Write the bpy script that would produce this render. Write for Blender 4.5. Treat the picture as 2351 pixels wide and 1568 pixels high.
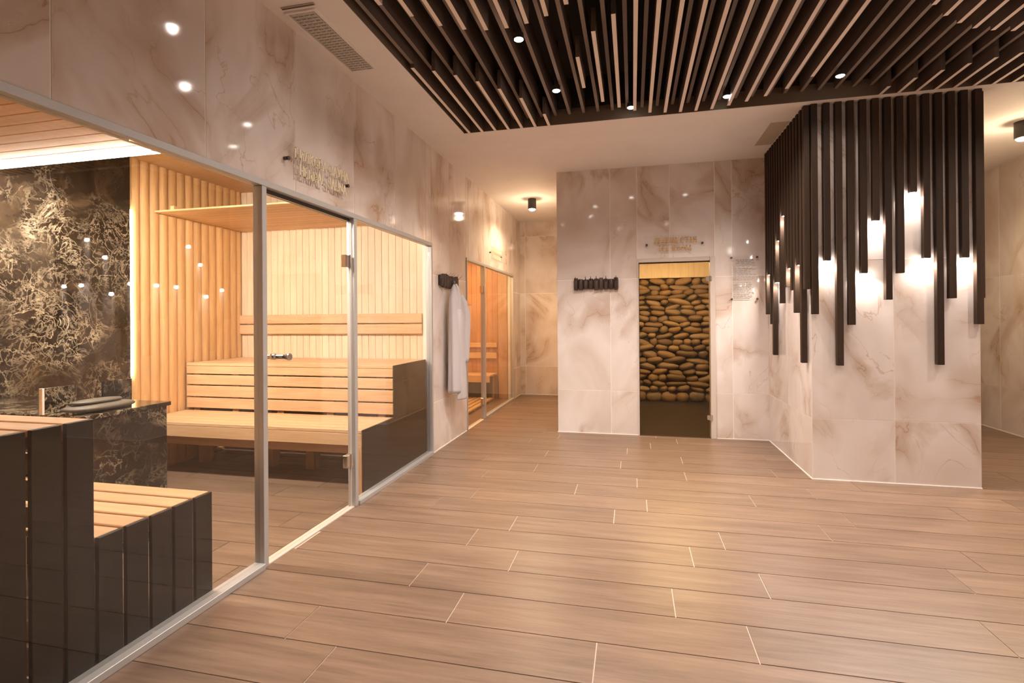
import bpy, bmesh, math, random
from mathutils import Vector, Matrix

for o in list(bpy.data.objects):
    bpy.data.objects.remove(o, do_unlink=True)
S = bpy.context.scene
COL = S.collection
random.seed(7)

# ------------------------------------------------------------------ camera
H = 3.178                                   # room height
CAM = Vector((2.022, 0.0, 1.38))
cd = bpy.data.cameras.new('camera')
cam = bpy.data.objects.new('camera', cd)
COL.objects.link(cam)
r_ = Vector((0.974068, 0.226127, -0.007652))
u_ = Vector((0.007985, -0.000561, 0.999968))
f_ = Vector((-0.226115, 0.974098, 0.002352))
M = Matrix((r_, u_, -f_)).transposed().to_4x4()
M.translation = CAM
cam.matrix_world = M
cd.sensor_width = 36.0
cd.lens = 1182.577 / 2351 * 36
cd.shift_x = (1175.5 - 1177.92) / 2351
cd.shift_y = (730.75 - 784) / 2351
cd.clip_start = 0.05
S.camera = cam

# ------------------------------------------------------------------ world, exposure
w = bpy.data.worlds.new('world')
S.world = w
w.use_nodes = True
w.node_tree.nodes['Background'].inputs[0].default_value = (1.0, 0.85, 0.7, 1)
w.node_tree.nodes['Background'].inputs[1].default_value = 0.02
S.view_settings.view_transform = 'Standard'
S.view_settings.look = 'None'
S.view_settings.gamma = 1.0
S.view_settings.use_curve_mapping = False
S.view_settings.exposure = 0.52

P_SPOT = 95.0          # ceiling spotlight, W
P_BAR = 11.0            # lamp in the end of a hanging slat, W
P_CAN = 75.0           # surface-mounted cylinder downlight, W
C_SPOT = (1.0, 0.865, 0.775)
C_WARM = (1.0, 0.78, 0.50)
C_BAR = (1.0, 0.90, 0.82)

# ------------------------------------------------------------------ materials
def mat(name):
    m = bpy.data.materials.new(name)
    m.use_nodes = True
    nt = m.node_tree
    return m, nt, nt.nodes, nt.links, nt.nodes['Principled BSDF']

def plain(name, c, rough=0.5, metal=0.0, spec=0.5):
    m, nt, N, L, b = mat(name)
    b.inputs['Base Color'].default_value = (*c, 1)
    b.inputs['Roughness'].default_value = rough
    b.inputs['Metallic'].default_value = metal
    b.inputs['Specular IOR Level'].default_value = spec
    return m

def emis(name, c, s):
    m, nt, N, L, b = mat(name)
    b.inputs['Base Color'].default_value = (*c, 1)
    b.inputs['Emission Color'].default_value = (*c, 1)
    b.inputs['Emission Strength'].default_value = s
    return m

def coords(N, L, scale, rnd=True, rndmul=37.0):
    tc = N.new('ShaderNodeTexCoord')
    mp = N.new('ShaderNodeMapping')
    L.new(tc.outputs['Object'], mp.inputs['Vector'])
    mp.inputs['Scale'].default_value = scale
    if not rnd:
        return mp.outputs['Vector'], None
    oi = N.new('ShaderNodeObjectInfo')
    mu = N.new('ShaderNodeMath'); mu.operation = 'MULTIPLY'
    mu.inputs[1].default_value = rndmul
    L.new(oi.outputs['Random'], mu.inputs[0])
    ad = N.new('ShaderNodeVectorMath'); ad.operation = 'ADD'
    L.new(mp.outputs['Vector'], ad.inputs[0])
    L.new(mu.outputs[0], ad.inputs[1])
    return ad.outputs[0], oi

def ramp(N, L, fac, stops):
    r = N.new('ShaderNodeValToRGB')
    e = r.color_ramp.elements
    e[0].position, e[0].color = stops[0][0], (*stops[0][1], 1)
    e[1].position, e[1].color = stops[-1][0], (*stops[-1][1], 1)
    for p, c in stops[1:-1]:
        q = e.new(p); q.color = (*c, 1)
    L.new(fac, r.inputs[0])
    return r.outputs[0]

def noise(N, L, vec, scale, detail=5.0, dist=0.0, rough=0.55):
    n = N.new('ShaderNodeTexNoise')
    n.inputs['Scale'].default_value = scale
    n.inputs['Detail'].default_value = detail
    n.inputs['Distortion'].default_value = dist
    n.inputs['Roughness'].default_value = rough
    L.new(vec, n.inputs['Vector'])
    return n.outputs[0]

def mixc(N, L, fac, a, b, mode='MIX'):
    m = N.new('ShaderNodeMix'); m.data_type = 'RGBA'; m.blend_type = mode
    if isinstance(fac, float): m.inputs[0].default_value = fac
    else: L.new(fac, m.inputs[0])
    for s, v in ((6, a), (7, b)):
        if isinstance(v, tuple): m.inputs[s].default_value = (*v, 1)
        else: L.new(v, m.inputs[s])
    return m.outputs[2]

def math_(N, L, op, a, b=None):
    m = N.new('ShaderNodeMath'); m.operation = op
    for i, v in ((0, a), (1, b)):
        if v is None: continue
        if isinstance(v, (int, float)): m.inputs[i].default_value = v
        else: L.new(v, m.inputs[i])
    return m.outputs[0]

def bump(N, L, b, h, strength, dist=0.01):
    bp = N.new('ShaderNodeBump')
    bp.inputs['Strength'].default_value = strength
    bp.inputs['Distance'].default_value = dist
    L.new(h, bp.inputs['Height'])
    L.new(bp.outputs[0], b.inputs['Normal'])

def wood(name, dark, light, axis='X', scale=6.0, rough=0.5, vary=0.25, bumps=0.15, stretch=14.0, spec=0.4):
    m, nt, N, L, b = mat(name)
    sc = {'X': (1, stretch, stretch), 'Y': (stretch, 1, stretch), 'Z': (stretch, stretch, 1)}[axis]
    v, oi = coords(N, L, tuple(s for s in sc))
    n1 = noise(N, L, v, scale * 0.25, 6.0, 0.6)
    n2 = noise(N, L, v, scale * 0.9, 8.0, 0.2, 0.65)
    g = math_(N, L, 'ADD', math_(N, L, 'MULTIPLY', n1, 0.6), math_(N, L, 'MULTIPLY', n2, 0.4))
    c = ramp(N, L, g, [(0.32, dark), (0.68, light)])
    tone = math_(N, L, 'ADD', math_(N, L, 'MULTIPLY', oi.outputs['Random'], vary), 1.0 - vary / 2)
    t = N.new('ShaderNodeCombineColor')
    for i in range(3): L.new(tone, t.inputs[i])
    c = mixc(N, L, 1.0, c, t.outputs[0], 'MULTIPLY')
    L.new(c, b.inputs['Base Color'])
    b.inputs['Roughness'].default_value = rough
    b.inputs['Specular IOR Level'].default_value = spec
    if bumps: bump(N, L, b, g, bumps, 0.004)
    return m

def light_marble(name, base, cloud, vein):
    m, nt, N, L, b = mat(name)
    v, oi = coords(N, L, (1, 1, 0.75))
    big = noise(N, L, v, 1.3, 3.0, 0.8)
    col = ramp(N, L, big, [(0.35, cloud), (0.62, base)])
    a = math_(N, L, 'ABSOLUTE', math_(N, L, 'SUBTRACT', noise(N, L, v, 0.9, 7.0, 1.1, 0.5), 0.5))
    a2 = math_(N, L, 'ABSOLUTE', math_(N, L, 'SUBTRACT', noise(N, L, v, 2.1, 6.0, 0.8, 0.5), 0.5))
    msk = ramp(N, L, noise(N, L, v, 1.7, 2.0), [(0.44, (0, 0, 0)), (0.60, (1, 1, 1))])
    soft = ramp(N, L, a, [(0.0, (0.55, 0.55, 0.55)), (0.075, (0, 0, 0))])
    hard = ramp(N, L, a, [(0.0, (0.85, 0.85, 0.85)), (0.011, (0, 0, 0))])
    fine = ramp(N, L, a2, [(0.0, (0.5, 0.5, 0.5)), (0.008, (0, 0, 0))])
    k = mixc(N, L, 1.0, soft, hard, 'LIGHTEN')
    k = mixc(N, L, 1.0, k, fine, 'LIGHTEN')
    k = mixc(N, L, 1.0, k, msk, 'MULTIPLY')
    col = mixc(N, L, k, col, vein)
    L.new(col, b.inputs['Base Color'])
    b.inputs['Roughness'].default_value = 0.065
    b.inputs['Specular IOR Level'].default_value = 0.4
    return m

def dark_marble(name):
    m, nt, N, L, b = mat(name)
    v, oi = coords(N, L, (1, 1, 1), True, 11.0)
    msk = ramp(N, L, noise(N, L, v, 1.3, 5.0, 0.8), [(0.42, (0, 0, 0)), (0.62, (1, 1, 1))])
    ks = []
    for sc, wd, st, ds in ((1.9, 0.012, 0.95, 1.6), (4.2, 0.014, 0.75, 1.2), (9.0, 0.03, 0.45, 0.8)):
        a = math_(N, L, 'ABSOLUTE', math_(N, L, 'SUBTRACT', noise(N, L, v, sc, 7.0, ds, 0.6), 0.5))
        ks.append(ramp(N, L, a, [(0.0, (st, st, st)), (wd, (0, 0, 0))]))
    k = mixc(N, L, 1.0, mixc(N, L, 1.0, ks[0], ks[1], 'LIGHTEN'), ks[2], 'LIGHTEN')
    k = mixc(N, L, 1.0, k, msk, 'MULTIPLY')
    cl = noise(N, L, v, 3.5, 8.0, 0.7, 0.7)
    basec = ramp(N, L, cl, [(0.36, (0.008, 0.005, 0.004)), (0.55, (0.030, 0.019, 0.011)), (0.74, (0.085, 0.055, 0.030))])
    col = mixc(N, L, k, basec, (0.60, 0.49, 0.34))
    L.new(col, b.inputs['Base Color'])
    b.inputs['Roughness'].default_value = 0.12
    return m

def paint(name, c, rough=0.75):
    m, nt, N, L, b = mat(name)
    v, _ = coords(N, L, (1, 1, 1), False)
    n = noise(N, L, v, 3.0, 3.0)
    lo = tuple(x * 0.95 for x in c)
    L.new(ramp(N, L, n, [(0.3, lo), (0.7, c)]), b.inputs['Base Color'])
    b.inputs['Roughness'].default_value = rough
    b.inputs['Specular IOR Level'].default_value = 0.25
    return m

def glass(name, tint, ior=1.43, rough=0.0):
    m, nt, N, L, b = mat(name)
    N.remove(b)
    out = [n for n in N if n.type == 'OUTPUT_MATERIAL'][0]
    tr = N.new('ShaderNodeBsdfTransparent'); tr.inputs[0].default_value = (*tint, 1)
    gl = N.new('ShaderNodeBsdfGlossy'); gl.inputs['Roughness'].default_value = rough
    fr = N.new('ShaderNodeFresnel')
    ge = N.new('ShaderNodeNewGeometry')                # the exit face of the pane reflects like its entry face
    io = math_(N, L, 'ADD', math_(N, L, 'MULTIPLY', ge.outputs['Backfacing'], 1.0 / ior - ior), ior)
    L.new(io, fr.inputs[0])
    mx = N.new('ShaderNodeMixShader')
    L.new(fr.outputs[0], mx.inputs[0]); L.new(tr.outputs[0], mx.inputs[1]); L.new(gl.outputs[0], mx.inputs[2])
    L.new(mx.outputs[0], out.inputs[0])
    return m

def stone_mat(name):
    m, nt, N, L, b = mat(name)
    v, oi = coords(N, L, (1, 1, 1))
    c = ramp(N, L, oi.outputs['Random'], [(0.0, (0.20, 0.12, 0.065)), (0.3, (0.34, 0.22, 0.12)), (0.55, (0.42, 0.25, 0.11)), (0.8, (0.28, 0.20, 0.14)), (1.0, (0.50, 0.33, 0.17))])
    n = noise(N, L, v, 9.0, 6.0)
    c = mixc(N, L, 0.5, c, ramp(N, L, n, [(0.3, (0.35, 0.3, 0.26)), (0.7, (0.9, 0.82, 0.7))]), 'MULTIPLY')
    L.new(c, b.inputs['Base Color'])
    b.inputs['Roughness'].default_value = 0.6
    bump(N, L, b, n, 0.4, 0.01)
    return m

MB = {}
MB['floor'] = wood('wood look floor tile', (0.148, 0.090, 0.058), (0.285, 0.190, 0.129), 'X', 6.0, 0.36, 0.20, 0.05, 13.0, 0.5)
MB['grout'] = plain('light grout', (0.68, 0.56, 0.45), 0.8)
MB['marble'] = light_marble('cream marble tile', (0.825, 0.75, 0.71), (0.68, 0.575, 0.51), (0.42, 0.25, 0.13))
MB['wgrout'] = plain('white wall grout', (0.93, 0.87, 0.80), 0.7)
MB['ceil'] = paint('white ceiling paint', (0.93, 0.885, 0.855))
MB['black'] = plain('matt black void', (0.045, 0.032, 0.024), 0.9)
MB['fascia'] = plain('brown recess fascia', (0.16, 0.115, 0.08), 0.7)
MB['slat'] = wood('dark slat veneer', (0.105, 0.076, 0.060), (0.165, 0.122, 0.099), 'Y', 8.0, 0.45, 0.25, 0.0)
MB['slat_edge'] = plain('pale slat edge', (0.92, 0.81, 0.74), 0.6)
MB['slat_edge2'] = plain('greyish slat edge', (0.24, 0.19, 0.165), 0.6)
MB['bar'] = wood('dark bronze slat', (0.034, 0.020, 0.012), (0.058, 0.035, 0.022), 'Z', 8.0, 0.6, 0.3, 0.0, 14.0, 0.2)
MB['alu'] = plain('satin aluminium', (0.50, 0.49, 0.475), 0.5, 0.4)
MB['chrome'] = plain('chrome', (0.75, 0.73, 0.70), 0.12, 1.0)
MB['glass'] = glass('clear glass', (0.965, 0.96, 0.945))
MB['glass_b'] = glass('bronze glass', (0.90, 0.83, 0.71))
MB['acryl'] = glass('clear acrylic', (0.992, 0.992, 0.988), 1.25)
MB['swood_z'] = wood('pale sauna board', (0.70, 0.52, 0.34), (0.86, 0.70, 0.51), 'Z', 7.0, 0.5, 0.12, 0.06)
MB['owood_z'] = wood('amber sauna board', (0.58, 0.33, 0.13), (0.74, 0.47, 0.22), 'Z', 6.0, 0.5, 0.16, 0.08)
MB['rwood_z'] = wood('orange sauna board', (0.46, 0.20, 0.055), (0.62, 0.30, 0.095), 'Z', 6.0, 0.5, 0.22, 0.05)
MB['raft'] = wood('sauna canopy board', (0.55, 0.32, 0.15), (0.72, 0.47, 0.25), 'X', 6.0, 0.5, 0.14, 0.05)
MB['bench'] = wood('bench board', (0.52, 0.31, 0.16), (0.70, 0.46, 0.26), 'X', 6.0, 0.45, 0.18, 0.08)
MB['bench2'] = wood('warm bench board', (0.60, 0.34, 0.13), (0.76, 0.50, 0.24), 'X', 6.0, 0.45, 0.14, 0.05)
MB['bench_z'] = wood('bench upright', (0.46, 0.25, 0.11), (0.62, 0.38, 0.19), 'Z', 6.0, 0.5, 0.2, 0.05)
MB['panel'] = wood('dark stained end board', (0.008, 0.0045, 0.0025), (0.016, 0.009, 0.005), 'Z', 7.0, 0.4, 0.3, 0.04)
MB['panel2'] = wood('dark end panel', (0.016, 0.010, 0.005), (0.026, 0.017, 0.009), 'Y', 7.0, 0.45, 0.2, 0.04)
MB['dmarble'] = dark_marble('dark brown marble')
MB['rock'] = plain('slate rock', (0.09, 0.075, 0.055), 0.55)
MB['led'] = emis('white led strip', (1.0, 0.90, 0.79), 325.0)
MB['led_v'] = emis('white led strip upright', (1.0, 0.88, 0.66), 32.0)
MB['fill_o'] = emis('warm fill strip', (1.0, 0.68, 0.32), 110.0)
MB['fill_g'] = emis('white canopy fill line', (1.0, 0.92, 0.80), 150.0)
MB['fill_i'] = emis('amber white fill strip', (1.0, 0.78, 0.46), 170.0)
MB['lens'] = emis('lit lamp lens', (1.0, 0.95, 0.88), 30.0)
MB['lens_b'] = emis('lit slat lamp', (1.0, 0.95, 0.90), 14.0)
MB['lampbody'] = plain('dark lamp housing', (0.055, 0.042, 0.036), 0.4)
MB['robe'] = plain('white terry cloth', (0.60, 0.565, 0.57), 0.95, 0.0, 0.1)
MB['robe_d'] = plain('grey robe trim', (0.45, 0.42, 0.43), 0.9)
MB['rack'] = wood('black brown rack wood', (0.040, 0.024, 0.018), (0.085, 0.055, 0.044), 'Z', 10.0, 0.45, 0.5, 0.2)
MB['gold'] = plain('brushed gold letter', (0.95, 0.84, 0.62), 0.35, 0.15)
MB['gold2'] = plain('orange gold letter', (0.72, 0.42, 0.14), 0.35, 0.3)
MB['ink'] = plain('grey print', (0.30, 0.26, 0.235), 0.8)
MB['vent'] = plain('grey vent grille', (0.58, 0.54, 0.49), 0.6)
MB['vent_d'] = plain('vent shadow gap', (0.26, 0.24, 0.21), 0.8)
MB['access'] = plain('putty ceiling hatch', (0.55, 0.47, 0.37), 0.7)
MB['stone'] = stone_mat('river stone')
MB['mortar'] = plain('dark mortar', (0.030, 0.020, 0.012), 0.9)
MB['icefloor'] = wood('dark ice room floor', (0.030, 0.021, 0.014), (0.050, 0.036, 0.025), 'X', 5.0, 0.35, 0.2, 0.0)
MB['jamb'] = plain('beige door jamb', (0.62, 0.53, 0.46), 0.45)

# ------------------------------------------------------------------ mesh helpers
CACHE = {}
def link(name, me, parent=None, loc=(0, 0, 0)):
    o = bpy.data.objects.new(name, me)
    COL.objects.link(o)
    if parent is not None:
        o.parent = parent
        base = wloc(parent)
        o.location = Vector(loc) - base
    else:
        o.location = loc
    return o

def wloc(o):
    v = Vector(o.location)
    while o.parent is not None:
        o = o.parent
        v += Vector(o.location)
    return v

def box(name, x0, x1, y0, y1, z0, z1, m, parent=None, bev=0.0, under=None):
    c = Vector(((x0 + x1) / 2, (y0 + y1) / 2, (z0 + z1) / 2))
    d = (round(abs(x1 - x0), 4), round(abs(y1 - y0), 4), round(abs(z1 - z0), 4))
    key = (d, m.name, bev, under.name if under else None)
    me = CACHE.get(key)
    if me is None:
        bm = bmesh.new()
        bmesh.ops.create_cube(bm, size=1.0)
        bmesh.ops.scale(bm, vec=d, verts=bm.verts)
        if bev:
            bmesh.ops.bevel(bm, geom=list(bm.edges), offset=min(bev, min(d) * 0.45), segments=1, affect='EDGES', profile=0.5)
        me = bpy.data.meshes.new(name)
        me.materials.append(m)
        if under:
            me.materials.append(under)
            bm.normal_update()
            for f in bm.faces:
                if f.normal.z < -0.9: f.material_index = 1
        bm.to_mesh(me); bm.free()
        CACHE[key] = me
    return link(name, me, parent, c)

def bm_obj(name, bm, m, parent=None, loc=(0, 0, 0), smooth=False):
    me = bpy.data.meshes.new(name)
    me.materials.append(m)
    bmesh.ops.recalc_face_normals(bm, faces=bm.faces)
    bm.to_mesh(me); bm.free()
    if smooth:
        for p in me.polygons: p.use_smooth = True
    return link(name, me, parent, loc)

def add_box(bm, x0, x1, y0, y1, z0, z1):
    r = bmesh.ops.create_cube(bm, size=1.0)['verts']
    bmesh.ops.scale(bm, vec=(x1 - x0, y1 - y0, z1 - z0), verts=r)
    bmesh.ops.translate(bm, vec=((x0 + x1) / 2, (y0 + y1) / 2, (z0 + z1) / 2), verts=r)

def add_lathe(bm, prof, seg=20, axis='Z'):
    """prof: list of (radius, height)"""
    rings = []
    for r, h in prof:
        ring = []
        for i in range(seg):
            a = 2 * math.pi * i / seg
            p = (r * math.cos(a), r * math.sin(a), h)
            if axis == 'X': p = (h, p[0], p[1])
            if axis == 'Y': p = (p[0], h, p[1])
            ring.append(bm.verts.new(p))
        rings.append(ring)
    for a, b in zip(rings, rings[1:]):
        for i in range(seg):
            bm.faces.new((a[i], a[(i + 1) % seg], b[(i + 1) % seg], b[i]))
    bm.faces.new(rings[0]); bm.faces.new(rings[-1])

def lathe(name, prof, m, parent, loc, seg=20, axis='Z'):
    bm = bmesh.new()
    add_lathe(bm, prof, seg, axis)
    return bm_obj(name, bm, m, parent, loc, False)

def thing(name, label, cat, loc=(0, 0, 0), group=None):
    o = bpy.data.objects.new(name, None)
    COL.objects.link(o)
    o.location = loc
    o.empty_display_size = 0.1
    return tag(o, label, cat, group)

def tag(o, label, cat, group=None, kind=None):
    o['label'] = label
    o['category'] = cat
    if group: o['group'] = group
    if kind: o['kind'] = kind
    return o

def struct(o, label, cat):
    return tag(o, label, cat, None, 'structure')

def slabs(name, boxes, m, label, cat):
    bm = bmesh.new()
    for b in boxes: add_box(bm, *b)
    o = bm_obj(name, bm, m)
    return struct(o, label, cat)

def spot(parent, loc, power, col, angle=100, blend=0.6, radius=0.03, tilt=(0, 0, 0)):
    ld = bpy.data.lights.new('spot_beam', 'SPOT')
    ld.energy = power; ld.color = col
    ld.spot_size = math.radians(angle); ld.spot_blend = blend
    ld.shadow_soft_size = radius
    o = bpy.data.objects.new('spot_beam', ld)
    COL.objects.link(o)
    o.parent = parent
    o.location = Vector(loc) - wloc(parent)
    o.rotation_euler = tilt
    return o

# ------------------------------------------------------------------ room dimensions
XR = 6.32                                    # right wall
YE = 9.29                                    # end of the corridor
YI, XI = 6.271, 1.124                        # ice room front wall, its outer corner
XP0, XP1, YP = 3.504, 4.7275, 4.85           # pillar
YB = -1.6                                    # wall behind the viewer
D = 2.33                                     # depth of the herbal sauna
SY0, SY1 = 0.90, 5.03                        # herbal sauna along the wall
FY1 = 5.0                                    # end of its glass front
ZF = 2.178                                   # top of the glass front
TY0, TY1, TZ = 6.13, 8.72, 2.16              # second sauna opening
DX0, DX1, DZ = 2.095, 2.889, 2.04            # ice room door opening

# ------------------------------------------------------------------ floor
floor = slabs('floor', [(-2.5, XR + .1, YB - .1, YE + .1, -0.12, -0.004)], MB['grout'],
              'brown wood-look tile floor laid in long staggered planks', 'floor')
ROW0, RW, TL, G = 1.9600, 0.26335, 1.3275, 0.0055
phase = {-1: .787, 0: .535, 1: 1.18, 2: .878, 3: 1.345, 4: 1.017, 5: 1.223, 6: .558, 7: .786, 8: .236,
         9: .72, 10: 1.133, 11: .575, 14: 2.20}
regions = [(0.0, XR, YB, YP), (0.0, XP0, YP, YI), (0.0, XI, YI, YE), (XP1, XR, YP, YE), (-D, -0.07, SY0, SY1)]
rng = random.Random(3)
for k in range(int((YB - ROW0) / RW) - 1, int((YE - ROW0) / RW) + 2):
    y0, y1 = ROW0 + k * RW, ROW0 + (k + 1) * RW
    ph = phase.get(k, rng.uniform(0, TL))
    j0 = ph - TL * 6
    for i in range(16):
        x0, x1 = j0 + i * TL, j0 + (i + 1) * TL
        for (a, b, c, d) in regions:
            X0, X1, Y0, Y1 = max(x0, a), min(x1, b), max(y0, c), min(y1, d)
            if X1 - X0 < 0.03 or Y1 - Y0 < 0.03: continue
            box('plank', X0 + G / 2, X1 - G / 2, Y0 + G / 2, Y1 - G / 2, -0.006, 0.0, MB['floor'], floor)

# ------------------------------------------------------------------ ceiling with the recess for the slats
RX0, RX1, RY0, RY1, RT = 0.452, 5.75, 0.55, 4.738, 0.42
ceil = slabs('ceiling', [(-.1, RX0, YB - .1, YE + .1, H, H + .1), (RX1, XR + .1, YB - .1, YE + .1, H, H + .1),
                         (RX0, RX1, YB - .1, RY0, H, H + .1), (RX0, RX1, RY1, YE + .1, H, H + .1)], MB['ceil'],
             'smooth pale plaster ceiling around the slatted recess', 'ceiling')
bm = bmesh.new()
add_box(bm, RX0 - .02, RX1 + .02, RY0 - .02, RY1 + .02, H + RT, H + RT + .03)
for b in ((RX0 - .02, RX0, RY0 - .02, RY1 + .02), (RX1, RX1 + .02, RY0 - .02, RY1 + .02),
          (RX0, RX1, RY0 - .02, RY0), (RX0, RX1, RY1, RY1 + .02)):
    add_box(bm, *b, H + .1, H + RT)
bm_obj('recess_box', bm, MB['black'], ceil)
bm = bmesh.new()
for b in ((RX0, RX0 + .004, RY0, RY1), (RX1 - .004, RX1, RY0, RY1), (RX0, RX1, RY0, RY0 + .004), (RX0, RX1, RY1 - .004, RY1)):
    add_box(bm, *b, H + .002, H + .14)
bm_obj('recess_edge', bm, MB['fascia'], ceil)

# slats: an upper full-length row and a lower row of shorter boards whose ends follow a wave
sc = thing('slat_ceiling', 'dark brown slatted ceiling panel with two staggered layers of boards in the plaster recess', 'ceiling panel', (3.1, 2.6, H))
PB, B0, TH = 0.1290, 0.764, 0.026
near_end = {-1: 2.69, 0: 2.835, 1: 2.967, 2: 3.04, 3: 3.08, 4: 3.089, 5: 3.07, 6: 3.022, 7: 2.937, 8: 2.78, 9: 2.50, 10: 2.1,
            23: 3.448, 24: 3.59, 25: 3.70, 26: 3.789, 27: 3.844, 28: 3.883, 29: 3.905, 30: 3.91, 31: 3.90, 32: 3.87, 33: 3.83, 34: 3.77, 35: 3.70, 36: 3.62, 37: 3.53, 22: 3.20, 21: 2.80}
mid = {7: (3.544, 4.032), 8: (3.25, 4.326), 9: (3.094, 4.478), 10: (2.90, 4.578), 11: (2.70, 4.654), 12: (2.5, 4.686), 13: (2.3, 4.705),
       14: (2.15, 4.711), 15: (2.05, 4.706), 16: (2.0, 4.665), 17: (2.05, 4.613), 18: (2.15, 4.541), 19: (2.4, 4.433), 20: (2.85, 4.257)}
far_start = {-2: 3.413, -1: 3.49, 0: 3.589, 1: 3.724, 2: 3.884, 3: 4.09, 4: 4.457,
             25: 4.58, 26: 4.468, 27: 4.375, 28: 4.304, 29: 4.25, 30: 4.218, 31: 4.20, 32: 4.20, 33: 4.21, 34: 4.24, 35: 4.28, 36: 4.33, 37: 4.40}
for n in range(-2, 38):
    x = B0 + PB * n
    if x + PB / 2 < RX1 - .03:
        box('slat', x + PB / 2 - TH / 2, x + PB / 2 + TH / 2, RY0 + .004, RY1 - .004, H + .085, H + .25, MB['slat'], sc, 0, MB['slat_edge2'])
    segs = []
    if n == -2: box('slat', x - TH / 2, x + TH / 2, RY0 + .004, far_start[n] - .002, H + .03, H + .2, MB['slat'], sc, 0, MB['slat_edge2'])
    if n in near_end: segs.append((RY0 + .02, near_end[n]))
    if n in mid: segs.append(mid[n])
    if n in far_start: segs.append((far_start[n], RY1 - .004))
    for a, b in segs:
        if b - a > .05:
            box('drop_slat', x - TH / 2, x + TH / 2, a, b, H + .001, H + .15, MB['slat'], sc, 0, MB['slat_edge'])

# spotlights between the slats
LAMPS = [(1.335, 3.283, 1), (1.445, 4.093, 1), (2.025, 4.575, 1), (2.79, 4.541, 1.1), (3.55, 4.364, .14), (4.44, 3.83, .25), (3.81, 3.15, .6), (0.70, 2.62, .1),
         (2.65, 2.2, 1), (1.75, 1.9, .7), (5.2, 3.9, .6)]  # last row: unseen spots out of view, added for ambient light
WHERE = {0: 'among the slats level with the herbal sauna door', 1: 'among the slats over the floor leading to the corridor',
         2: 'at the recess edge between the corridor and the ice room door', 3: 'at the recess edge straight before the ice room door',
         4: 'among the slats by the corner of the slatted pillar', 5: 'among the slats before the wide face of the pillar'}
for q, (x, y, k) in enumerate(LAMPS):
    # snap between the two slat rows
    n = round((x - B0 - PB * .25) / (PB / 2)); x = B0 + PB * .25 + n * PB / 2
    t = thing('spotlight', 'lit round spotlight ' + WHERE.get(q, 'among the brown slats over the open hall floor'), 'spotlight', (x, y, H + RT), 'spotlights in the slatted ceiling')
    lathe('housing', [(.0165, H + .068), (.0175, H + .07), (.0175, H + RT)], MB['lampbody'], t, (x, y, 0), 16)
    lathe('bezel', [(.031, H + .030), (.033, H + .034), (.033, H + .066), (.02, H + .072)], MB['lampbody'], t, (x, y, 0), 20)
    lathe('lens', [(.012, H + .020), (.024, H + .0235), (.030, H + .028), (.030, H + .0305)], MB['lens'], t, (x, y, 0), 20)
    spot(t, (x, y, H + .012), P_SPOT * k, C_SPOT, 144, 0.85, 0.03)

# ------------------------------------------------------------------ marble walls
TW, TH_T, TG = 0.687, 1.334, 0.006
ZJ = [0.0, 0.52, 1.854, H]
def tiles_x(parent, X, face, ys, zs, holes=(), t=0.0018):
    """tiles on a wall of constant X; face=+1 looks to +X"""
    for y0, y1 in zip(ys, ys[1:]):
        for z0, z1 in zip(zs, zs[1:]):
            for (a, b, c, d) in cut((y0, y1, z0, z1), holes):
                if b - a < .02 or d - c < .02: continue
                xa, xb = (X, X + t) if face > 0 else (X - t, X)
                box('tile', xa, xb, a + TG / 2, b - TG / 2, c + TG / 2, d - TG / 2, MB['marble'], parent)

def tiles_y(parent, Y, face, xs, zs, holes=(), t=0.0018):
    for x0, x1 in zip(xs, xs[1:]):
        for z0, z1 in zip(zs, zs[1:]):
            for (a, b, c, d) in cut((x0, x1, z0, z1), holes):
                if b - a < .02 or d - c < .02: continue
                ya, yb = (Y, Y + t) if face > 0 else (Y - t, Y)
                box('tile', a + TG / 2, b - TG / 2, ya, yb, c + TG / 2, d - TG / 2, MB['marble'], parent)

def cut(r, holes):
    rs = [r]
    for (h0, h1, h2, h3) in holes:
        out = []
        for (a, b, c, d) in rs:
            if h0 >= b or h1 <= a or h2 >= d or h3 <= c:
                out.append((a, b, c, d)); continue
            if h0 > a: out.append((a, h0, c, d))
            if h1 < b: out.append((h1, b, c, d))
            m0, m1 = max(a, h0), min(b, h1)
            if h2 > c: out.append((m0, m1, c, h2))
            if h3 < d: out.append((m0, m1, h3, d))
        rs = out
    return rs

T = 0.0018
YS = 1.421 + TW * 5                           # tile joint just before the end of the glass front
wl = slabs('wall_left', [(-.10, -T, YS, FY1, ZF, H), (-.10, -T, FY1, TY0, 0, H), (-.10, -T, TY0, TY1, TZ, H), (-.10, -T, TY1, YE, 0, H)], MB['wgrout'],
           'cream veined marble wall between the two glazed sauna fronts and along the corridor', 'wall')
wu = slabs('wall_left_upper', [(-.10, -T, SY0, YS, ZF, H)], MB['wgrout'], 'brownish veined marble wall band above the herbal sauna glass front', 'wall')
wn = slabs('wall_left_near', [(-.10, -T, YB, SY0, 0, H)], MB['wgrout'], 'marble wall piece before the herbal sauna front', 'wall')
ys = [1.421 + TW * i for i in range(-5, 13)]
ys = [y for y in ys if YB + .1 < y < YE - .05]
holes = [(SY0, FY1, -1, ZF), (TY0, TY1, -1, TZ)]
tiles_x(wl, -T, 1, [YS] + [y for y in ys if y > YS + .1] + [YE], ZJ, holes)
tiles_x(wu, -T, 1, [SY0] + [y for y in ys if SY0 + .1 < y < YS - .1] + [YS], ZJ, holes)
tiles_x(wn, -T, 1, [YB] + [y for y in ys if y < SY0 - .1] + [SY0], ZJ, holes)
we = slabs('wall_corridor_end', [(-.1, XI, YE + T, YE + .1, 0, H)], MB['wgrout'], 'short cream marble wall closing the corridor', 'wall')
tiles_y(we, YE + T, -1, [0, .10, .787, XI], [0, .52, 1.854, 2.90, H])
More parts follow.
